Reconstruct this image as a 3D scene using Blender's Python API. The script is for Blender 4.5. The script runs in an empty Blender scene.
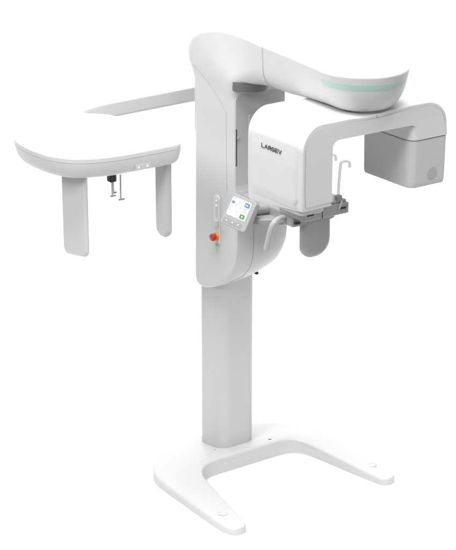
import bpy, bmesh, math
from mathutils import Vector, Matrix

scene = bpy.context.scene
COL = scene.collection
PI = math.pi

# ------------------------------------------------------------------ materials
def mat(name, col, rough=0.4, spec=0.5, noise=0.0, metal=0.0, bump=0.0, coat=0.0):
    m = bpy.data.materials.new(name); m.use_nodes = True
    nt = m.node_tree; b = nt.nodes['Principled BSDF']
    b.inputs['Roughness'].default_value = rough
    b.inputs['Metallic'].default_value = metal
    b.inputs['Specular IOR Level'].default_value = spec
    b.inputs['Coat Weight'].default_value = coat
    c = (col, col, col) if isinstance(col, (int, float)) else col
    tc = nt.nodes.new('ShaderNodeTexCoord')
    n1 = nt.nodes.new('ShaderNodeTexNoise'); n1.inputs['Scale'].default_value = 6.0
    n1.inputs['Detail'].default_value = 4
    nt.links.new(tc.outputs['Object'], n1.inputs['Vector'])
    ramp = nt.nodes.new('ShaderNodeMapRange')
    ramp.inputs['To Min'].default_value = 1 - noise; ramp.inputs['To Max'].default_value = 1 + noise
    nt.links.new(n1.outputs['Fac'], ramp.inputs['Value'])
    mul = nt.nodes.new('ShaderNodeVectorMath'); mul.operation = 'SCALE'
    mul.inputs[0].default_value = c
    nt.links.new(ramp.outputs['Result'], mul.inputs['Scale'])
    nt.links.new(mul.outputs['Vector'], b.inputs['Base Color'])
    rr = nt.nodes.new('ShaderNodeMapRange')
    rr.inputs['To Min'].default_value = max(0, rough - .05); rr.inputs['To Max'].default_value = rough + .05
    nt.links.new(n1.outputs['Fac'], rr.inputs['Value']); nt.links.new(rr.outputs['Result'], b.inputs['Roughness'])
    if bump:
        n2 = nt.nodes.new('ShaderNodeTexNoise'); n2.inputs['Scale'].default_value = 900
        nt.links.new(tc.outputs['Object'], n2.inputs['Vector'])
        bp = nt.nodes.new('ShaderNodeBump'); bp.inputs['Strength'].default_value = bump; bp.inputs['Distance'].default_value = .0004
        nt.links.new(n2.outputs['Fac'], bp.inputs['Height']); nt.links.new(bp.outputs['Normal'], b.inputs['Normal'])
    return m

WHITE = mat('white_plastic', .575, .38, .45, .012, bump=.08)
SHELL = mat('gloss_white_plastic', .66, .36, .5, .008)
FOOTW = mat('foot_white_plastic', .59, .4, .45, .008)
WARMW = mat('arch_white_plastic', .65, .42, .45, .008, bump=.08)
ARMW = mat('arm_white_plastic', .58, .38, .45, .01, bump=.08)
PANELW = mat('satin_grey_plastic', .55, .42, .45, .012, bump=.08)
RECESS = mat('recess_shade_grey', .49, .45, .4, .015, bump=.08)  # plastic toned darker to carry the shade inside the recess
DEEP = mat('neck_shade_grey', .14, .45, .4, .02)  # dark grey standing in for shade under the neck
KEYH = mat('handle_grey_plastic', .43, .42, .45, .01)
KEYG = mat('key_row_grey_plastic', .28, .42, .45, .01)
PANELG = mat('panel_grey_plastic', .34, .42, .45, .015)
GREY = mat('grey_plastic', .33, .42, .45, .02, bump=.08)
MIDG = mat('mid_grey_plastic', .54, .42, .45, .015)
DARK = mat('dark_rubber', .035, .5, .4, .05)
SEAM = mat('seam_shadow_gap', .20, .7, .2, .0)
SOFTSEAM = mat('soft_seam', .36, .7, .2, .0)
TEAL = mat('teal_translucent_band', (.41, .57, .52), .36, .5, .02)
RED = mat('red_button_plastic', (.55, .03, .015), .3, .5, .05)
YELLOW = mat('yellow_collar_plastic', (.62, .25, .02), .4, .5, .05)
BLUE = mat('screen_blue', (.11, .21, .42), .36, .5)
GREEN = mat('screen_green', (.08, .25, .05), .36, .5)
INK = mat('printed_ink', .05, .5, .3)
PALEINK = mat('pale_ink', .30, .5, .3)
BADGE = mat('badge_grey', .42, .45, .4)
FLOOR = mat('white_studio_paper', .83, .85, .1, .004)

def clear_mat():
    m = bpy.data.materials.new('clear_acrylic'); m.use_nodes = True
    b = m.node_tree.nodes['Principled BSDF']
    b.inputs['Base Color'].default_value = (.72, .74, .74, 1)
    b.inputs['Roughness'].default_value = .07
    b.inputs['Transmission Weight'].default_value = .62
    b.inputs['IOR'].default_value = 1.45
    return m
CLEAR = clear_mat()

def glow(name, col, s):
    m = mat(name, col, .3)
    b = m.node_tree.nodes['Principled BSDF']
    b.inputs['Emission Color'].default_value = (*col, 1); b.inputs['Emission Strength'].default_value = s
    return m
SCREEN = glow('lit_screen', (.92, .95, 1.0), .30)
LED = glow('lit_indicator', (1, 1, 1), .9)

# ------------------------------------------------------------------ helpers
def link(name, bm, m, parent=None, sharp=35, M=None):
    if M is not None: bm.transform(M)
    bmesh.ops.recalc_face_normals(bm, faces=bm.faces[:])
    me = bpy.data.meshes.new(name); bm.to_mesh(me); bm.free()
    for p in me.polygons: p.use_smooth = True
    me.set_sharp_from_angle(angle=math.radians(sharp))
    me.materials.append(m)
    o = bpy.data.objects.new(name, me); COL.objects.link(o)
    if parent is not None: o.parent = parent
    wn = o.modifiers.new('weighted_normals', 'WEIGHTED_NORMAL'); wn.keep_sharp = True; wn.weight = 60
    return o

def catmull(pts, n):
    """pts: list of tuples; n samples per span"""
    out = []
    N = len(pts)
    for i in range(N - 1):
        p0 = pts[max(i-1, 0)]; p1 = pts[i]; p2 = pts[i+1]; p3 = pts[min(i+2, N-1)]
        for k in range(n):
            t = k / n
            out.append(tuple(.5*(2*b + (c-a)*t + (2*a-5*b+4*c-d)*t*t + (-a+3*b-3*c+d)*t**3)
                             for a, b, c, d in zip(p0, p1, p2, p3)))
    out.append(tuple(pts[-1]))
    return out

def loft(rings, cap0=True, cap1=True, closed=True):
    bm = bmesh.new()
    R = [[bm.verts.new(p) for p in r] for r in rings]
    n = len(R[0])
    for a, b in zip(R, R[1:]):
        for j in range(n if closed else n-1):
            k = (j+1) % n
            vs = [a[j], a[k], b[k], b[j]]
            try: bm.faces.new(vs)
            except ValueError: pass
    if cap0: bm.faces.new(R[0])
    if cap1: bm.faces.new(R[-1][::-1])
    return bm

def clean(bm, d=1e-5):
    bmesh.ops.remove_doubles(bm, verts=bm.verts[:], dist=d)
    return bm

def prism(pts, depth0, depth1, axis, bev=0.0, seg=4, bm=None):
    """polygon (2-D) extruded along axis.  axis 'y': pts=(x,z); 'x': pts=(y,z); 'z': pts=(x,y)"""
    bm = bm or bmesh.new()
    def v(p, d):
        return {'y': (p[0], d, p[1]), 'x': (d, p[0], p[1]), 'z': (p[0], p[1], d)}[axis]
    A = [bm.verts.new(v(p, depth0)) for p in pts]; B = [bm.verts.new(v(p, depth1)) for p in pts]
    n = len(pts)
    fa = bm.faces.new(A); fb = bm.faces.new(B[::-1])
    for j in range(n): bm.faces.new([A[j], B[j], B[(j+1) % n], A[(j+1) % n]])
    bmesh.ops.recalc_face_normals(bm, faces=bm.faces[:])
    if bev:
        es = [e for f in (fa, fb) for e in f.edges]
        bmesh.ops.bevel(bm, geom=es, offset=bev, segments=seg, profile=.5, affect='EDGES', clamp_overlap=True)
    return bm

def rrect(x0, x1, y0, y1, r, n=6):
    rs = r if isinstance(r, (list, tuple)) else [r]*4       # order: (x1,y1),(x0,y1),(x0,y0),(x1,y0)
    out = []
    for (cx, cy, a0, rr) in ((x1, y1, 0, rs[0]), (x0, y1, 90, rs[1]), (x0, y0, 180, rs[2]), (x1, y0, 270, rs[3])):
        sx = 1 if cx == x1 else -1; sy = 1 if cy == y1 else -1
        for k in range(n+1):
            a = math.radians(a0 + 90*k/n)
            out.append((cx - sx*rr + rr*math.cos(a), cy - sy*rr + rr*math.sin(a)))
    return out

def box(x0, x1, y0, y1, z0, z1, bev=.004, seg=3, bm=None):
    b = bmesh.new()
    bmesh.ops.create_cube(b, size=1)
    for v in b.verts: v.co = Vector(((x0+x1)/2 + v.co.x*(x1-x0), (y0+y1)/2 + v.co.y*(y1-y0), (z0+z1)/2 + v.co.z*(z1-z0)))
    if bev: bmesh.ops.bevel(b, geom=b.edges[:], offset=bev, segments=seg, profile=.5, affect='EDGES')
    if bm is None: return b
    me = bpy.data.meshes.new('tmp'); b.to_mesh(me); bm.from_mesh(me); bpy.data.meshes.remove(me); b.free()
    return bm

def tube(path, r, n=12, cap=True, dome=False):
    P = [Vector(p) for p in path]
    rad = r if isinstance(r, (list, tuple)) else [r]*len(P)
    rings = []; prev = None
    for i, p in enumerate(P):
        t = (P[min(i+1, len(P)-1)] - P[max(i-1, 0)]).normalized()
        if prev is None:
            a = Vector((0, 0, 1)) if abs(t.z) < .9 else Vector((1, 0, 0))
            u = t.cross(a).normalized()
        else:
            u = (prev - t*prev.dot(t)).normalized()
        w = t.cross(u); prev = u
        rings.append([tuple(p + (u*math.cos(2*PI*k/n) + w*math.sin(2*PI*k/n))*rad[i]) for k in range(n)])
    return loft(rings, cap, cap)

def domed(path, r, m=4):
    """path with hemispherical ends -> (path, radii)"""
    P = [Vector(p) for p in path]
    d0 = (P[0]-P[1]).normalized(); d1 = (P[-1]-P[-2]).normalized()
    pts, rad = [], []
    for k in range(m):
        a = PI/2*(k+.15)/m
        pts.append(P[0] + d0*r*math.cos(a)); rad.append(r*math.sin(a))
    for p in P: pts.append(p); rad.append(r)
    for k in range(m-1, -1, -1):
        a = PI/2*(k+.15)/m
        pts.append(P[-1] + d1*r*math.cos(a)); rad.append(r*math.sin(a))
    return pts, rad

def cyl(c, axis, r0, r1, h, n=32, bev=0.0):
    """lathe-like cylinder starting at c along axis"""
    ax = Vector(axis).normalized(); c = Vector(c)
    prof = [(r0, 0), (r1, h)] if not bev else [(r0, 0), (r1, h-bev), (r1-bev*.3, h-bev*.3), (r1-bev, h)]
    a = Vector((0, 0, 1)) if abs(ax.z) < .9 else Vector((1, 0, 0))
    u = ax.cross(a).normalized(); w = ax.cross(u)
    rings = [[tuple(c + ax*t + (u*math.cos(2*PI*k/n)+w*math.sin(2*PI*k/n))*r) for k in range(n)] for r, t in prof]
    return loft(rings)

def empty(name, label, cat, loc=(0, 0, 0)):
    o = bpy.data.objects.new(name, None); COL.objects.link(o); o.location = loc
    o['label'] = label; o['category'] = cat
    o.empty_display_size = .2
    return o

ROOT = empty('dental_xray_machine',
             'white panoramic dental x-ray machine on a single column with side arm and U-shaped foot', 'x-ray machine')

# ------------------------------------------------------------------ U-shaped foot
half_o = [(0, .14), (.12, .14), (.22, .125), (.32, .09), (.40, .045), (.46, -.02), (.495, -.10), (.507, -.20),
          (.511, -.35), (.515, -.55), (.515, -.68), (.508, -.735), (.487, -.766), (.462, -.776)]
half_i = [(0, -.19), (.10, -.19), (.18, -.19), (.235, -.194), (.272, -.206), (.300, -.228), (.318, -.26), (.332, -.31),
          (.352, -.42), (.374, -.56), (.395, -.68), (.407, -.737), (.420, -.763), (.440, -.775)]
zo = [.062, .060, .056, .052, .050, .048, .047, .046, .045, .043, .041, .040, .039, .037]
zi = [.088, .088, .088, .086, .082, .076, .071, .066, .058, .050, .043, .041, .039, .037]
right = [(a[0], a[1], b[0], b[1], c, d) for a, b, c, d in zip(half_o, half_i, zo, zi)]
rs = catmull(right, 6)
st = [(-a, b, -c, d, e, f) for (a, b, c, d, e, f) in rs[::-1]] + rs[1:]
rings = []
for (ox, oy, ix, iy, a, b) in st:
    O = Vector((ox, oy)); I = Vector((ix, iy)); L = (I-O).length
    d = (I-O)/L
    r = min(.016, L*.3)
    pr = [(0, 0), (0, .012)]
    for k in range(5):
        t = PI/2*k/4
        pr.append((r - r*math.cos(t), a - r*.9 + r*.9*math.sin(t)))
    for k in range(1, 6):
        s = r + (L-2*r)*k/6
        f = k/6
        pr.append((s, a + (b-a)*f*f*(3-2*f)))
    for k in range(5):
        t = PI/2*(1-k/4)
        pr.append((L - r + r*math.cos(t), b - r*.9 + r*.9*math.sin(t)))
    pr += [(L, .012), (L, 0)]
    rings.append([(O.x+d.x*s, O.y+d.y*s, z) for s, z in pr])
link('base', loft(rings), FOOTW, ROOT, 40)
BASE = ROOT.children[0] if ROOT.children else bpy.data.objects['base']
for (x, y, z) in ((-.452, -.62, .0435), (.462, -.62, .0435)):
    c = bmesh.new()
    rr = []
    for (r, h) in ((.021, -.002), (.021, .0006), (.0185, .0012), (.0001, .0014)):
        rr.append([(x+r*math.cos(2*PI*k/32), y+r*math.sin(2*PI*k/32), z+h) for k in range(32)])
    c.free()
    link('foot_cap', loft(rr), FOOTW, BASE)
    ring = [(x+.022*math.cos(2*PI*k/40), y+.022*math.sin(2*PI*k/40), z+.0004) for k in range(41)]
    link('cap_ring', tube(ring, .0011, 6), SOFTSEAM, BASE)
link('screw_hole', cyl((.165, -.158, .0795), (0, 0, 1), .009, .009, .008, 20), DARK, BASE)
link('screw_hole', cyl((-.128, -.085, .072), (0, 0, 1), .0035, .0035, .010, 14), DARK, BASE)

# ------------------------------------------------------------------ column
col_out = rrect(-.11, .112, -.112, .09, (.03, .045, .06, .06), 8)
link('column', prism(col_out, .05, 1.30, 'z'), PANELW, ROOT, 50)
COLUMN = bpy.data.objects['column']

# ------------------------------------------------------------------ carriage + gooseneck (one loft shape)
def half_section(W, D, rix, riz, rox, roz, n=7):
    """half outline from inner centre (h=0,v=0) to outer centre (h=0,v=D)"""
    rix = min(rix, W*.98); rox = min(rox, W*.98)
    s = (riz + roz)/(D*.96)
    if s > 1: riz /= s; roz /= s
    out = [(0, 0), ((W-rix)*.5, 0)]
    for k in range(n):
        a = PI/2*k/(n-1)
        out.append((W-rix + rix*math.sin(a), riz - riz*math.cos(a)))
    out.append((W, riz + (D-riz-roz)*.33)); out.append((W, riz + (D-riz-roz)*.67))
    for k in range(n):
        a = PI/2*k/(n-1)
        out.append((W-rox + rox*math.cos(a), D-roz + roz*math.sin(a)))
    out += [((W-rox)*.5, D), (0, D)]
    return out

# stations: outer(y,z) inner(y,z) W  rix riz rox roz
STN = [
 (-.304, 1.420, -.294, 1.440, .125, .02, .012, .04, .012),
 (-.311, 1.370, -.292, 1.450, .140, .02, .02, .05, .03),
 (-.310, 1.290, -.290, 1.456, .146, .015, .02, .05, .04),
 (-.306, 1.200, -.289, 1.462, .147, .012, .03, .05, .045),
 (-.292, 1.125, -.288, 1.468, .148, .012, .03, .045, .045),
 (-.255, 1.066, -.288, 1.474, .148, .012, .03, .04, .04),
 (-.195, 1.022, -.287, 1.480, .148, .012, .03, .035, .035),
 (-.130, .984, -.286, 1.486, .149, .012, .03, .03, .03),
 (-.060, .952, -.285, 1.492, .150, .012, .03, .025, .025),
 (-.005, .938, -.285, 1.500, .150, .012, .03, .025, .025),
 (.036, .943, -.284, 1.508, .151, .012, .03, .025, .025),
 (.057, .966, -.284, 1.516, .151, .012, .025, .03, .028),
 (.062, 1.02, -.282, 1.570, .151, .012, .02, .04, .035),
 (.062, 1.25, -.281, 1.640, .151, .012, .02, .04, .035),
 (.062, 1.60, -.280, 1.780, .151, .012, .02, .04, .035),
 (.064, 1.85, -.280, 1.890, .152, .015, .02, .045, .045),
 (.082, 2.00, -.281, 1.950, .155, .03, .03, .06, .06),
 (.122, 2.095, -.286, 1.985, .163, .04, .04, .07, .07),
 (.112, 2.165, -.298, 2.008, .166, .05, .05, .07, .07),
 (.050, 2.230, -.318, 2.022, .165, .06, .06, .06, .06),
 (-.070, 2.266, -.345, 2.030, .157, .07, .07, .045, .045),
 (-.210, 2.272, -.380, 2.033, .144, .08, .08, .03, .03),
 (-.340, 2.260, -.420, 2.034, .132, .085, .085, .020, .020),
 (-.465, 2.242, -.480, 2.034, .126, .085, .09, .016, .016),
]
NSUB = 5
def ring_of(s):
    oy, oz, iy, iz, W, rix, riz, rox, roz = s
    O = Vector((0, oy, oz)); I = Vector((0, iy, iz)); D = (O-I).length; d = (O-I)/D
    h = half_section(W, D, rix, riz, rox, roz)
    rightp = [(x, I.y + d.y*v, I.z + d.z*v) for x, v in h]
    leftp = [(-x, y, z) for x, y, z in rightp[1:-1]][::-1]
    return rightp + leftp
SAMP = catmull(STN, NSUB)
def swell(p):                                          # the underside rises towards the right front
    x, y, z = p
    a = min(1, max(0, (x+.06)/.21)); b = min(1, max(0, (1.34-z)/.24)); c = min(1, max(0, (.0-y)/.12))
    b = b*b*(3-2*b); c = c*c*(3-2*c)
    return (x, y, z + .060*a*a*b*c)
body_rings = [[swell(p) for p in ring_of(s)] for s in SAMP]
HALF = len(half_section(.2, .3, .02, .02, .02, .02))
RN = len(body_rings[0])
SPLIT = 18*NSUB - 2                                    # the seam between carriage and arm housing on the spine
body = link('carriage', loft(body_rings[:], True, True), WHITE, ROOT, 45)

def surf(idx_f, j):
    """point on the body at fractional station, left-side point j (0..HALF-1 inner->outer)"""
    i = int(math.floor(idx_f)); f = idx_f - i
    i2 = min(i+1, len(body_rings)-1)
    def p(i, jf):
        j0 = int(math.floor(jf)); g = jf - j0; j1 = min(j0+1, HALF-1)
        a = Vector(body_rings[i][j0]); b = Vector(body_rings[i][j1])
        q = a.lerp(b, g); q.x = -q.x
        return q
    return p(i, j).lerp(p(i2, j), f)

# ------------------------------------------------------------------ overhead arm with bowl-shaped end
YC, RT = -1.03, .202
A0 = math.radians(9)                                  # the round end starts before its widest point
ZB, ZU = 2.067, 2.243
YE = YC + RT*math.sin(A0)
def lean(sec, D, f):
    return [(h*(1 - f*(1-v/D)**1.3), v) for h, v in sec]
def arm_s(t):                                          # t 0..1 along neck
    e = t*t*(3-2*t)
    y = -.467 + (YE + .467)*t
    W = .126 + (RT*math.cos(A0)-.126)*t**1.12
    return (y, 2.034 + (ZB-2.034)*e, 2.244 + (ZU-2.244)*t, W, .085 - .030*e, .09 + .0*e, .016, .016, .20*e)
def neck_ring(t, n=7):
    y, z0, z1, W, rix, riz, rox, roz, f = arm_s(t)
    D = z1-z0
    h = lean(half_section(W, D, rix, riz, rox, roz, n), D, f)
    out = []
    for x, v in h:
        yy = y - .0155*(1-v/D)*(1-t)
        ye = YC + x/math.cos(A0)*math.sin(A0)
        out.append((x, yy + t**3*(ye - YE), z0+v))
    return out
ARM_SEC = [(x/math.cos(A0), z) for x, y, z in neck_ring(1)]
HI_SEC = [(x/math.cos(A0), z) for x, y, z in neck_ring(1, 14)]
rings = []
NT, NA = 16, 28
for k in range(NT):
    pr = neck_ring(k/NT)
    rings.append(pr + [(-x, yy, z) for x, yy, z in pr[1:-1]][::-1])
for k in range(NA+1):
    a = -A0 + (PI/2+A0)*k/NA
    pr = [(h*math.cos(a), YC - h*math.sin(a), z) for h, z in ARM_SEC]
    rings.append(pr + [(-x, yy, z) for x, yy, z in pr[1:-1]][::-1])
link('overhead_arm', clean(loft(rings, True, False)), ARMW, ROOT, 45)
ARM = bpy.data.objects['overhead_arm']

def arm_point(t, zq, off=0.0):
    """outline point of the arm: t 0..1 neck, 1..2 left of the round end, 2..3 right of it; height zq"""
    def hz(sec):
        best = (0, 0)
        for (h0, y0, a), (h1, y1, b) in zip(sec, sec[1:]):
            if a <= zq <= b and b > a:
                g = (zq-a)/(b-a)
                if h0+(h1-h0)*g > best[0]: best = (h0+(h1-h0)*g, y0+(y1-y0)*g)
        return best
    if t <= 1:
        h, y = hz(neck_ring(t, 14))
        return (-h-off, y, zq)
    h = hz([(h, 0, z) for h, z in HI_SEC])[0] + off
    if t <= 2: a = -A0 + (PI/2+A0)*(t-1)
    else: a = PI/2 + (PI/2+A0)*(t-2)
    return (-h*math.cos(a), YC - h*math.sin(a), zq)

strip = []
T0, T1, NS = .975, 2.30, 60
for k in range(NS+1):
    t = T0 + (T1-T0)*k/NS
    e = min(1, k/1.0 + .6) * (1 if k < NS-14 else (.35 + .65*(NS-k)/14))
    zc, hh = 2.189, .0135*e
    strip.append([arm_point(t, zc-hh, -.004), arm_point(t, zc-hh, .0012), arm_point(t, zc, .0016), arm_point(t, zc+hh, .0012), arm_point(t, zc+hh, -.004)])
link('light_band', loft(strip), TEAL, ARM, 50)
# joint line between gooseneck and arm
pts = [Vector(p) for p in body_rings[-1]]
c0 = sum(pts, Vector())/len(pts)
sl = [(-p[0], p[1], p[2]) for p in body_rings[-1][1:HALF-1]]
link('seam', tube(sl, .0016, 6), SOFTSEAM, ARM)
for (x, y, z_) in ((-.067, -.17, 2.247), (-.041, -.293, 2.246), (-.009, -.443, 2.237), (-.045, -.84, 2.242)):
    link('screw_cap', cyl((x, y, z_), (0, 0, 1), .006, .006, .0045, 16), MIDG, ARM)
# dark disc put in for the shade under the neck, pivot under the bowl
link('neck_shade_disc', cyl((-.062, -.268, 1.994), (0, 0, 1), .092, .100, .045, 48), DEEP, ROOT)
link('pivot', cyl((0, YC, 2.055), (0, 0, 1), .095, .095, .045, 64), GREY, ROOT)

# ------------------------------------------------------------------ carriage details
# recess panel on the front of the spine
rp = rrect(-.143, .143, 1.50, 1.972, (.03, .03, .004, .004), 6)
rec = link('front_panel', prism(rp, -.2835, -.275, 'y', .002, 2), RECESS, body)
link('slot', box(-.142, -.1375, -.2865, -.280, 1.63, 1.81, .001, 1), DARK, rec)
link('knob', cyl((-.133, -.283, 1.765), (0, -1, 0), .006, .006, .010, 16, .002), GREY, rec)
link('inner_cover', box(-.070, .120, -.290, -.280, 1.55, 1.87, .004, 2), RECESS, rec)
# diagonal seam from the back of the neck down to the front edge
seam = []
nn = 24
LJ0, LJ1 = HALF-8, 8
fine = []
i0, i1 = 16.75*NSUB, 14.95*NSUB
for k in range(nn+1):
    t = k/nn
    e = t**1.25
    fine.append(surf(i0 + (i1-i0)*t**1.6, HALF-9 + (8.45-(HALF-9))*t))
link('seam', tube([tuple(p) for p in fine], .0014, 6), SOFTSEAM, body)
fine = [surf(14.95*NSUB - (14.95-12.2)*NSUB*k/20, 8.45) for k in range(21)]
link('seam', tube([tuple(p) for p in fine], .0010, 6), SOFTSEAM, body)
# seam on the lower arm
fine = []
for k in range(2, int(6.6*NSUB)):
    q = SAMP[k]; e = max(0, (k/NSUB-3.2)/3.4)
    fine.append(swell((-.055 - .050*e*e, q[0]-.0002, q[1]-.0002)))
link('seam', tube(fine, .0012, 6), SOFTSEAM, body)
link('rubber_stop', box(.078, .094, -.150, -.112, 1.000, 1.016, .005, 2), DARK, body)
link('back_plate', box(-.140, .140, .050, .067, 1.72, 1.98, .008, 3), WHITE, body)

# emergency stop strip on the left side face
XS = -.151
stp = rrect(-.170, -.116, 1.195, 1.455, .027, 8)
strip_o = link('button_strip', prism(stp, XS-.004, XS+.004, 'x', .003, 3), SHELL, body)
link('slot', prism(rrect(-.152, -.134, 1.345, 1.44, .009, 6), XS-.0052, XS-.002, 'x', .0008, 1), PANELW, strip_o)
for z in (1.428, 1.404):
    link('indicator', cyl((XS-.004, -.143, z), (-1, 0, 0), .0038, .0038, .0022, 16), LED, strip_o)
b_ = link('push_button', box(XS-.009, XS-.002, -.161, -.125, 1.293, 1.332, .004, 3), MIDG, strip_o)
link('button_face', box(XS-.0105, XS-.006, -.154, -.132, 1.300, 1.325, .002, 2), PANELW, b_)
es = link('emergency_stop', cyl((XS-.003, -.141, 1.245), (-1, 0, 0), .0215, .020, .010, 40, .003), YELLOW, body)
prof = [(.011, 0), (.011, .012), (.0175, .014), (.0190, .018), (.0182, .025), (.0145, .0285), (.0001, .030)]
rg = [[(XS-.007-h, -.141+r*math.cos(2*PI*k/40), 1.245+r*math.sin(2*PI*k/40)) for k in range(40)] for r, h in prof]
link('red_knob', loft(rg), RED, es)
link('lock', cyl((XS-.003, -.152, 1.207), (-1, 0, 0), .008, .008, .010, 20, .002), GREY, strip_o)

# ------------------------------------------------------------------ rotating C-shaped arm
X0, X1, ZT = -.420, .384, 2.060
Y0, Y1 = -1.160, -.765
def arc(cx, cz, rx, rz, a0, a1, n=10):
    return [(cx + rx*math.cos(math.radians(a0+(a1-a0)*k/n)), cz + rz*math.sin(math.radians(a0+(a1-a0)*k/n))) for k in range(n+1)]
outer = [(X0+.012, 1.684), (X0+.004, 1.70), (X0, 1.76), (X0, 1.86)]
outer += arc(X0+.105, ZT-.115, .105, .115, 180, 90, 14)
outer += [(-.16, ZT+.001), (-.08, ZT-.005), (0, ZT-.004), (.08, ZT+.003), (.16, ZT+.008)]
outer += arc(X1-.125, ZT-.105, .125, .114, 90, 0, 14)
seam_z = 1.900
outer += [(X1+.004, seam_z)]
inner = [(.205, seam_z), (.205, 1.940), (.200, 1.968), (.180, 1.979)]
inner += [(-.10, 1.979)] + arc(-.223, 1.939, .040, .040, 90, 180, 10) + [(-.263, 1.76), (-.260, 1.70), (-.254, 1.688)]
cbm = prism(outer + inner, Y1, Y0, 'y', .016, 5)
for v in cbm.verts:
    if v.co.x < -.2 and v.co.z < 1.74: v.co.z -= .045*(v.co.y-Y0)/(Y1-Y0) * min(1, (1.74-v.co.z)/.04)
CARM = link('c_arm', cbm, SHELL, ROOT, 32)

# darker front panel of the arch, inset from the bright rim
def inset(poly, d):
    n = len(poly); out = []
    area = sum(poly[i][0]*poly[(i+1) % n][1]-poly[(i+1) % n][0]*poly[i][1] for i in range(n))
    s = 1 if area > 0 else -1
    for i in range(n):
        p0 = Vector(poly[i-1]); p = Vector(poly[i]); p1 = Vector(poly[(i+1) % n])
        a = (p-p0).normalized(); b = (p1-p).normalized()
        na = Vector((-a.y, a.x))*s; nb = Vector((-b.y, b.x))*s
        m = (na+nb); m = m.normalized() if m.length > 1e-6 else na
        k = d/max(.5, m.dot(na))
        out.append((p.x+m.x*k, p.y+m.y*k))
    return out
fp = inset(outer+inner, .0175)
fin = inset(inner, .004)
fp = fp[:len(outer)-1] + [(X1-.0135, seam_z+.004)] + [(max(x, -.262) if x < 0 else x, max(z, 1.706)) for x, z in [(.209, seam_z+.004)] + fin[1:-1]] + [(-.262, 1.706)]
link('arch_panel', prism(fp, Y0-.0022, Y0+.014, 'y', .0012, 2), WARMW, CARM, 32)
nout = len(outer)
edge = [(p[0], Y0-.0006, p[1]) for p in inset(outer+inner, .0165)[1:nout-1]]
link('seam', tube(edge, .0012, 6), SOFTSEAM, CARM)

# raised cover wrapped on the left face, with the lettering
def offs(path, d):
    out = []
    for i, p in enumerate(path):
        a = Vector(path[max(0, i-1)]); b = Vector(path[min(len(path)-1, i+1)])
        t = (b-a).normalized(); nrm = Vector((-t.y, t.x))
        out.append((p[0]+nrm.x*d[i], p[1]+nrm.y*d[i]))
    return out
path = [(X0, 1.690 + .0127*k) for k in range(18)] + arc(X0+.105, ZT-.115, .105, .115, 172, 96, 14)
nP = len(path)
thick = []
for i in range(nP):
    t = i/(nP-1)
    up = min(1, i/2.2)
    dn = 1 if t < .45 else max(0, 1-(t-.45)/.5)
    thick.append(-.0015 + .0085*up*dn)
po = offs(path, thick)
rings = []
YA, YB = -1.128, -.800
cols = [(YB+.004, -.006), (YB, -.002), (YB-.012, .6), (YB-.02, 1.0)]
NYS = 20
def cover_ring(i):
    out = []
    ins = max(0, 3-i)*.006
    ys = [(YB+.001-ins, 0), (YB-.006-ins, .55), (YB-.014-ins, 1)] + [(YB-.014-ins + (YA+.014+ins - (YB-.014-ins))*k/6, 1) for k in range(1, 6)] + [(YA+.014+ins, 1), (YA+.006+ins, .55), (YA-.001+ins, 0)]
    a = Vector(path[i]); b = Vector(po[i])
    t0 = Vector(path[max(0, i-1)]); t1 = Vector(path[min(nP-1, i+1)])
    t = (t1-t0).normalized(); nrm = Vector((-t.y, t.x))
    for y, f in ys:
        q = a + nrm*(-.0015 + (thick[i]+.0015)*f)
        out.append((q.x, y, q.y))
    back = a - nrm*.008
    out.append((back.x, YA, back.y)); out.append((back.x, YB, back.y))
    return out
COVER = link('side_cover', loft([cover_ring(i) for i in range(nP)]), SHELL, CARM, 50)

# lettering: strokes on a grid, letter height 1
def stroke(bm, pts, w, cx, place):
    for (a, b) in zip(pts, pts[1:]):
        A = Vector(a); B = Vector(b); t = (B-A).normalized(); n = Vector((-t.y, t.x))*w/2
        e = t*w/2
        q = [A-e-n, B+e-n, B+e+n, A-e+n]
        vs0 = [bm.verts.new(place(cx+p.x, p.y, 0)) for p in q]
        vs1 = [bm.verts.new(place(cx+p.x, p.y, .0012)) for p in q]
        bm.faces.new(vs1); bm.faces.new(vs0[::-1])
        for k in range(4): bm.faces.new([vs0[k], vs0[(k+1) % 4], vs1[(k+1) % 4], vs1[k]])
LET = [
 [[(.1, 1), (.1, .1), (.95, .1)]],
 [[(.0, .1), (.5, .95), (1.0, .1)], [(.55, .35), (.80, .35)]],
 [[(.1, .05), (.1, .92), (.85, .92), (.95, .72), (.85, .5), (.25, .5)], [(.6, .5), (.95, .05)]],
 [[(.95, .92), (.2, .92), (.08, .7), (.08, .3), (.2, .1), (.95, .1), (.95, .5), (.55, .5)]],
 [[(.95, .92), (.1, .92), (.1, .1), (.95, .1)], [(.1, .5), (.85, .5)]],
 [[(.0, .95), (.5, .1), (1.0, .95)]],
]
bm = bmesh.new()
HL, WL, GAP = .0185, .0190, .0060
XF = X0-.0072
k_ = 0
for i, strokes in enumerate(LET):
    for s in strokes:
        dd = (k_ % 5)*.00006; k_ += 1
        stroke(bm, [(x*WL, z*HL) for x, z in s], .0033, i*(WL+GAP), lambda u, v, d, dd=dd: (XF+.0006-d*(1+dd*800), -.877-u, 1.910+v))
link('lettering', bm, INK, COVER, 20)

# bottom lip of the left housing
link('end_cap', prism(rrect(X0+.020, -.266, Y0+.030, Y1-.030, .03, 6), 1.655, 1.700, 'z', .006, 2), PANELW, CARM)

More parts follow.
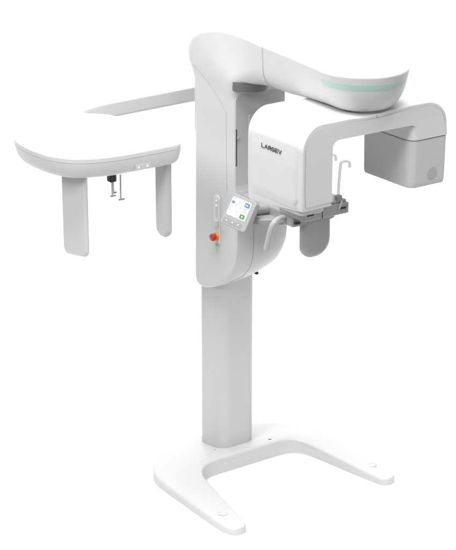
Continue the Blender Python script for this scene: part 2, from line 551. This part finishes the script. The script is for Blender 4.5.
# sensor box on the right end
sb = rrect(.178, X1+.004, Y0-.001, -.815, (.03, .03, .036, .018), 8)
rings = []
cxm, cym = .283, -.99
for (z, s) in ((1.682, .945), (1.685, .960), (1.693, .974), (1.706, .984), (1.79, .992), (seam_z-.006, 1.0), (seam_z-.0025, .997)):
    rings.append([(cxm+(x-cxm)*s, cym+(y-cym)*(1-(1-s)*.6), z) for x, y in sb])
BOX = link('sensor_box', loft(rings), MIDG, ROOT, 40)
BOX.parent = CARM
rings = []
for (z, o) in ((seam_z-.008, .004), (seam_z+.004, .004)):
    rings.append([(cxm+(x-cxm)*(1-o*4), cym+(y-cym)*(1-o*3), z) for x, y in sb])
link('seam', loft(rings), SEAM, CARM)
rings = []
for (z, o, c, e) in ((seam_z+.0005, .002, .004, .004), (seam_z+.003, -.0022, 0, 0), (1.94, -.0019, 0, .003), (1.98, -.0016, 0, .018), (2.01, -.0008, .002, .036), (2.025, .002, .006, .050)):
    rings.append([(x, y + o, z) for x, y in rrect(.178+c, X1-.008-e, Y0-.001, -.815, (.03, .03, .036, .003), 8)])
link('shoulder', loft(rings), WARMW, CARM, 40)
link('badge', cyl((.303, Y0+.006, 1.738), (0, -1, 0), .029, .029, .0072, 40, .001), BADGE, BOX)
for (x, y, z) in ((-.25, -1.07, ZT), (.20, -.95, ZT+.008), (.06, -1.135, ZT), (.29, -1.06, ZT+.004)):
    link('screw_cap', cyl((x, y, z-.004), (0, 0, 1), .005, .005, .0055, 14), MIDG, CARM)
link('seam', box(-.0245, -.0225, Y0-.0028, Y0+.006, 2.040, ZT-.008, 0), SOFTSEAM, CARM)


# ------------------------------------------------------------------ chin support
link('support_beam', box(-.118, .118, -.700, -.27, 1.432, 1.496, .012, 4), PANELG, ROOT)
TRAY = link('chin_tray', box(-.122, .137, -.790, -.60, 1.484, 1.537, .006, 3), GREY, ROOT)
link('tray_base', prism([(-.115, -.60), (-.115, -.70), (-.09, -.712), (.10, -.712), (.125, -.70), (.125, -.60)], 1.440, 1.482, 'z', .005, 2), GREY, TRAY)
for x in (-.086, .100):
    link('slot', box(x-.019, x+.019, -.7925, -.783, 1.509, 1.519, .001, 1), DARK, TRAY)
link('slot', box(-.113, -.085, -.715, -.690, 1.452, 1.462, .001, 1), DARK, TRAY)
link('groove', box(-.020, -.016, -.7912, -.783, 1.485, 1.536, .0003, 1), DARK, TRAY)
link('raised_pad', box(.02, .130, -.780, -.62, 1.535, 1.550, .006, 3), GREY, TRAY)
# hanging chin rest with rounded bottom
pr = rrect(-.058, .100, 1.268, 1.490, (.028, .028, .055, .085), 10)
rest = prism(pr, -.717, -.655, 'y', .027, 6)
link('chin_rest', rest, GREY, TRAY, 40)

# clear positioning rods with hooked tops
def rod(x, y, name='positioning_rod', flip=1):
    p = [(x-.004, y, 1.548), (x, y, 1.63), (x+.006, y, 1.700)]
    top = catmull([(x+.006, y, 1.700), (x+.009, y, 1.719), (x+.020, y-.003, 1.727), (x+.040, y-.006, 1.725), (x+.052, y-.008, 1.718), (x+.054, y-.009, 1.700)], 5)
    path, rad = domed(p[:-1] + top, .0066)
    r = link(name, tube(path, rad, 16), CLEAR, TRAY)
    link('rod_clip', box(x-.018, x+.012, y-.014, y+.010, 1.540, 1.572, .004, 2), GREY, r)
    return r
r1 = rod(.094, -.765)
r2 = rod(.108, -.645)
link('rod_pin', tube(*domed([(.076, -.793, 1.515), (.092, -.789, 1.545)], .005), 10), PANELW, TRAY)

# grip handle
gp = catmull([(-.10, -.630, 1.462), (-.160, -.652, 1.472), (-.192, -.660, 1.462), (-.206, -.658, 1.438), (-.213, -.650, 1.39), (-.220, -.642, 1.340)], 6)
path, rad = domed(gp, .0155)
link('handle', tube(path, rad, 18), KEYH, ROOT, 60)

# ------------------------------------------------------------------ control panel, tilted, on a curved bracket
n_ = Vector((-.87, 0, .49)).normalized(); u_ = Vector((0, -1, 0)); v_ = u_.cross(n_) * -1
v_ = n_.cross(u_)
def PM(origin): 
    return Matrix(((u_.x, v_.x, n_.x, origin[0]), (u_.y, v_.y, n_.y, origin[1]), (u_.z, v_.z, n_.z, origin[2]), (0, 0, 0, 1)))
PO = PM((-.2955, -.368, 1.408))                         # lower left corner of the front face
PW, PH = .196, .152
pan = prism(rrect(0, PW, 0, PH, (.016, .016, .010, .010), 6), -.026, 0, 'z', .0045, 3)
PANEL = link('control_panel', pan, PANELG, ROOT, 40, PO)
link('back_shell', prism(rrect(.02, PW-.015, .02, PH-.015, .012, 5), -.045, -.024, 'z', .008, 3), GREY, PANEL, 40, PO)
link('bezel', prism(rrect(.020, PW-.024, .044, PH-.013, .004, 4), -.001, .0008, 'z', .0004, 1), GREY, PANEL, 40, PO)
SX0, SX1, SY0, SY1 = .0235, PW-.0275, .0475, PH-.0165
SCR = link('screen', prism(rrect(SX0, SX1, SY0, SY1, .002, 3), 0, .0018, 'z'), SCREEN, PANEL, 40, PO)
def spot(x0, x1, y0, y1, m, nm, h=.0026, r=.0015):
    link(nm, prism(rrect(x0, x1, y0, y1, r, 3), .001, h, 'z'), m, PANEL, 40, PO)
W_, H_ = SX1-SX0, SY1-SY0
spot(SX0+.03*W_, SX0+.20*W_, SY0+.66*H_, SY0+.80*H_, BLUE, 'screen_icon')
spot(SX0+.70*W_, SX0+.97*W_, SY0+.70*H_, SY0+.95*H_, BLUE, 'screen_icon')
spot(SX0+.68*W_, SX0+.94*W_, SY0+.06*H_, SY0+.30*H_, GREEN, 'screen_icon')
spot(SX0+.76*W_, SX0+.88*W_, SY0+.80*H_, SY0+.84*H_, SCREEN, 'screen_icon', .003, .0004)
spot(SX0+.78*W_, SX0+.84*W_, SY0+.14*H_, SY0+.22*H_, SCREEN, 'screen_icon', .003, .0005)
for k, (a, b, c) in enumerate(((.04, .16, .50), (.04, .13, .38), (.04, .15, .26), (.70, .92, .58), (.70, .88, .50), (.70, .94, .42), (.05, .20, .90), (.34, .56, .30))):
    spot(SX0+a*W_, SX0+b*W_, SY0+c*H_, SY0+(c+.042)*H_, PALEINK, 'screen_text', .0024, .0003)
cx, cy = SX0+.45*W_, SY0+.60*H_
bm = tube([(cx+.019*math.cos(math.radians(a))*1.0, cy+.021*math.sin(math.radians(a)), .0022) for a in range(-40, 221, 10)], .0017, 6)
link('screen_icon', bm, PALEINK, PANEL, 40, PO)
bm = tube([(cx+.012*math.cos(math.radians(a)), cy-.004+.013*math.sin(math.radians(a)), .0022) for a in range(-20, 201, 10)], .0013, 6)
link('screen_icon', bm, PALEINK, PANEL, 40, PO)
KEY = link('key_row', prism(rrect(.018, PW-.030, .010, .034, .005, 4), -.001, .0012, 'z', .0006, 1), KEYG, PANEL, 40, PO)
for k in range(3):
    x = .045 + k*.046
    link('key', cyl((x, .022, .0008), (0, 0, 1), .0030, .0030, .0012, 16), LED, KEY, 40, PO)
# curved bracket between panel and support beam
br = [(-.05, -.62)] + [(-.10 - .150*math.sin(PI*k/20)**.8, -.62 + .32*k/20) for k in range(21)] + [(-.05, -.30)]
link('panel_bracket', prism(br, 1.424, 1.452, 'z', .006, 3), GREY, ROOT, 40)
link('panel_joint', tube([(-.10, -.50, 1.475), (-.235, -.47, 1.478)], .028, 20), GREY, ROOT)

# ------------------------------------------------------------------ side arm and its head
sec = rrect(-.042, .042, -.040, .040, (.012, .012, .014, .014), 5)      # (y, z)
rings = []
for (x, y, z, s) in ((.16, .262, 1.860, 1), (-.11, .264, 1.856, 1), (-.30, .266, 1.852, 1), (-.55, .270, 1.846, 1), (-.70, .266, 1.836, .92), (-.76, .262, 1.812, .7)):
    rings.append([(x, y+p*s, z+q*s) for p, q in sec])
SIDE = link('side_arm', loft(rings), MIDG, ROOT, 40)
link('arm_bracket', box(.02, .150, .045, .30, 1.79, 1.885, .012, 3), WHITE, SIDE)

def corner(cx, cy, rx, ry, a0, n=10):
    return [(cx+rx*math.cos(math.radians(a0+90*k/n)), cy+ry*math.sin(math.radians(a0+90*k/n))) for k in range(n+1)]
hp = catmull([(-.5545, -.30), (-.553, -.15), (-.556, 0), (-.572, .12), (-.614, .180), (-.685, .245), (-.785, .288), (-.880, .288), (-.968, .248),
              (-1.045, .172), (-1.110, .085), (-1.150, .0), (-1.167, -.09), (-1.169, -.18), (-1.155, -.29), (-1.115, -.375), (-1.050, -.433),
              (-.970, -.464), (-.880, -.477), (-.780, -.480), (-.690, -.479)], 4)
hp += corner(-.604, -.424, .050, .054, 270, 8)[0:]
def ins(poly, d):
    n = len(poly); out = []
    for i in range(n):
        a = Vector(poly[i-1]); b = Vector(poly[(i+1) % n]); t = (b-a).normalized()
        out.append((poly[i][0]-t.y*d, poly[i][1]+t.x*d))
    return out
rings = []
for (d, z) in ((.050, 1.7485), (.040, 1.751), (.029, 1.757), (.019, 1.765), (.011, 1.777), (.006, 1.793), (.002, 1.812), (.0005, 1.827),
               (.0, 1.8445), (.0, 1.8462), (.0012, 1.8488), (.005, 1.8505), (.03, 1.8512)):
    rings.append([(x, y, z) for x, y in ins(hp, d)])
HEAD = link('side_head', loft(rings), SHELL, SIDE, 40)
HEAD.location.z = .006
sl = [(x, y, 1.8275) for x, y in ins(hp, .0008)]
link('seam', tube(sl + sl[:1], .0013, 6), SOFTSEAM, HEAD)
pl = link('socket_plate', prism(rrect(-.815, -.735, 1.766, 1.790, .006, 4), -.4755, -.465, 'y', .0008, 1), MIDG, HEAD)
for x in (-.799, -.754):
    link('indicator', cyl((x, -.474, 1.778), (0, -1, 0), .0038, .0038, .0026, 14), LED, HEAD)
for (x, y) in ((-.916, -.336), (-.591, -.345)):
    link('screw_cap', cyl((x, y, 1.847), (0, 0, 1), .006, .006, .0055, 14), MIDG, HEAD)

# two hanging slabs
def slab(name, x0, x1, ya, yb, zb, m, rb, ra, tilt=0):
    p = [(y, z + (tilt*(ya-y)/(ya-yb) if z < 1.6 else 0)) for y, z in rrect(yb, ya, zb, 1.775, (.018, .018, rb, ra), 12)]
    o = link(name, prism(p, x0, x1, 'x', min(.016, (x1-x0)*.46), 6), m, HEAD, 40)
    return o
slab('film_holder', -1.015, -.990, -.160, -.362, 1.330, SHELL, .03, .042, .036)
slab('collimator', -.636, -.596, -.342, -.438, 1.400, MIDG, .040, .050)

# ear rods
EAR = link('ear_rod_holder', box(-.882, -.848, -.370, -.335, 1.694, 1.760, .006, 3), DARK, HEAD)
def small_rod(x, y, zb, dx, dy):
    p, r = domed([(x, y, 1.715), (x, y, zb)], .0042)
    o = link('ear_rod', tube(p, r, 10), MIDG, HEAD)
    p, r = domed([(x-.5*dx, y-.5*dy, zb), (x+dx, y+dy, zb+.004)], .0042)
    link('rod_tip', tube(p, r, 10), GREY, o)
small_rod(-.868, -.360, 1.628, .010, -.008)
small_rod(-.850, -.340, 1.634, .010, -.006)
small_rod(-.818, -.350, 1.600, .012, -.008)

# ------------------------------------------------------------------ seamless studio floor sweeping up behind
pF = math.radians(20); aF = math.radians(35)
Rv = Vector((math.cos(aF), -math.sin(aF), 0)); Fp = Vector((math.sin(aF), math.cos(aF), 0))
prof = [(-2.3, 0)] + [(-2.3 + .35*k, 0) for k in range(1, 17)]
R_ = 1.6; d0 = 3.3
prof = [(-1.6, 0), (0, 0), (d0, 0)] + [(d0 + R_*math.sin(math.radians(a)), R_ - R_*math.cos(math.radians(a))) for a in range(6, 91, 6)] + [(d0+R_, 4.2)]
bm = bmesh.new()
W2 = 2.3
wid = lambda d: W2 + max(0, d+.8)*1.0                     # the sheet widens towards the back
A = [bm.verts.new(Rv*-wid(d) + Fp*d + Vector((0, 0, z))) for d, z in prof]
B = [bm.verts.new(Rv*wid(d) + Fp*d + Vector((0, 0, z))) for d, z in prof]
for k in range(len(prof)-1): bm.faces.new([A[k], B[k], B[k+1], A[k+1]])
fl = link('floor', bm, FLOOR, None, 60)
fl['kind'] = 'structure'

# ------------------------------------------------------------------ lamps
def area(name, loc, target, sx, sy, power, col=(1, 1, 1)):
    l = bpy.data.lights.new(name, 'AREA'); l.shape = 'RECTANGLE'; l.size = sx; l.size_y = sy; l.energy = power; l.color = col
    o = bpy.data.objects.new(name, l); COL.objects.link(o); o.location = loc
    o.rotation_euler = (Vector(target)-Vector(loc)).to_track_quat('-Z', 'Y').to_euler()
    return o
area('overhead_softbox', (-.8, -.6, 9.0), (-.2, -.4, 0), 7.0, 7.0, 1440)
area('side_softbox', (-5.0, -2.2, 5.2), (-.2, -.5, 1.3), 2.2, 2.0, 235)
area('front_softbox', (.8, -7.0, 4.0), (0, -.5, 1.3), 3.5, 3.0, 155)
area('backdrop_softbox', tuple(Fp*2.6 + Vector((0, 0, 6.4))), tuple(Fp*4.6 + Vector((0, 0, .8))), 7.0, 1.2, 40)

w = bpy.data.worlds.new('World'); scene.world = w; w.use_nodes = True
bg = w.node_tree.nodes['Background']; bg.inputs[0].default_value = (1, 1, 1, 1); bg.inputs[1].default_value = .2

# ------------------------------------------------------------------ camera
cam = bpy.data.cameras.new('camera'); co = bpy.data.objects.new('camera', cam); COL.objects.link(co)
cam.sensor_fit = 'VERTICAL'; cam.sensor_height = 24.0; cam.lens = 1820/550*24.0
cam.clip_end = 200; cam.clip_start = .1
F = Fp*math.cos(pF) + Vector((0, 0, -math.sin(pF))); U = Fp*math.sin(pF) + Vector((0, 0, math.cos(pF)))
M = Matrix(((Rv.x, U.x, -F.x, 0), (Rv.y, U.y, -F.y, 0), (Rv.z, U.z, -F.z, 0), (0, 0, 0, 1)))
M.translation = Vector((-4.879, -6.985, 4.074))
co.matrix_world = M
scene.camera = co
vs = scene.view_settings
vs.view_transform = 'Standard'; vs.look = 'None'; vs.exposure = 0; vs.gamma = 1
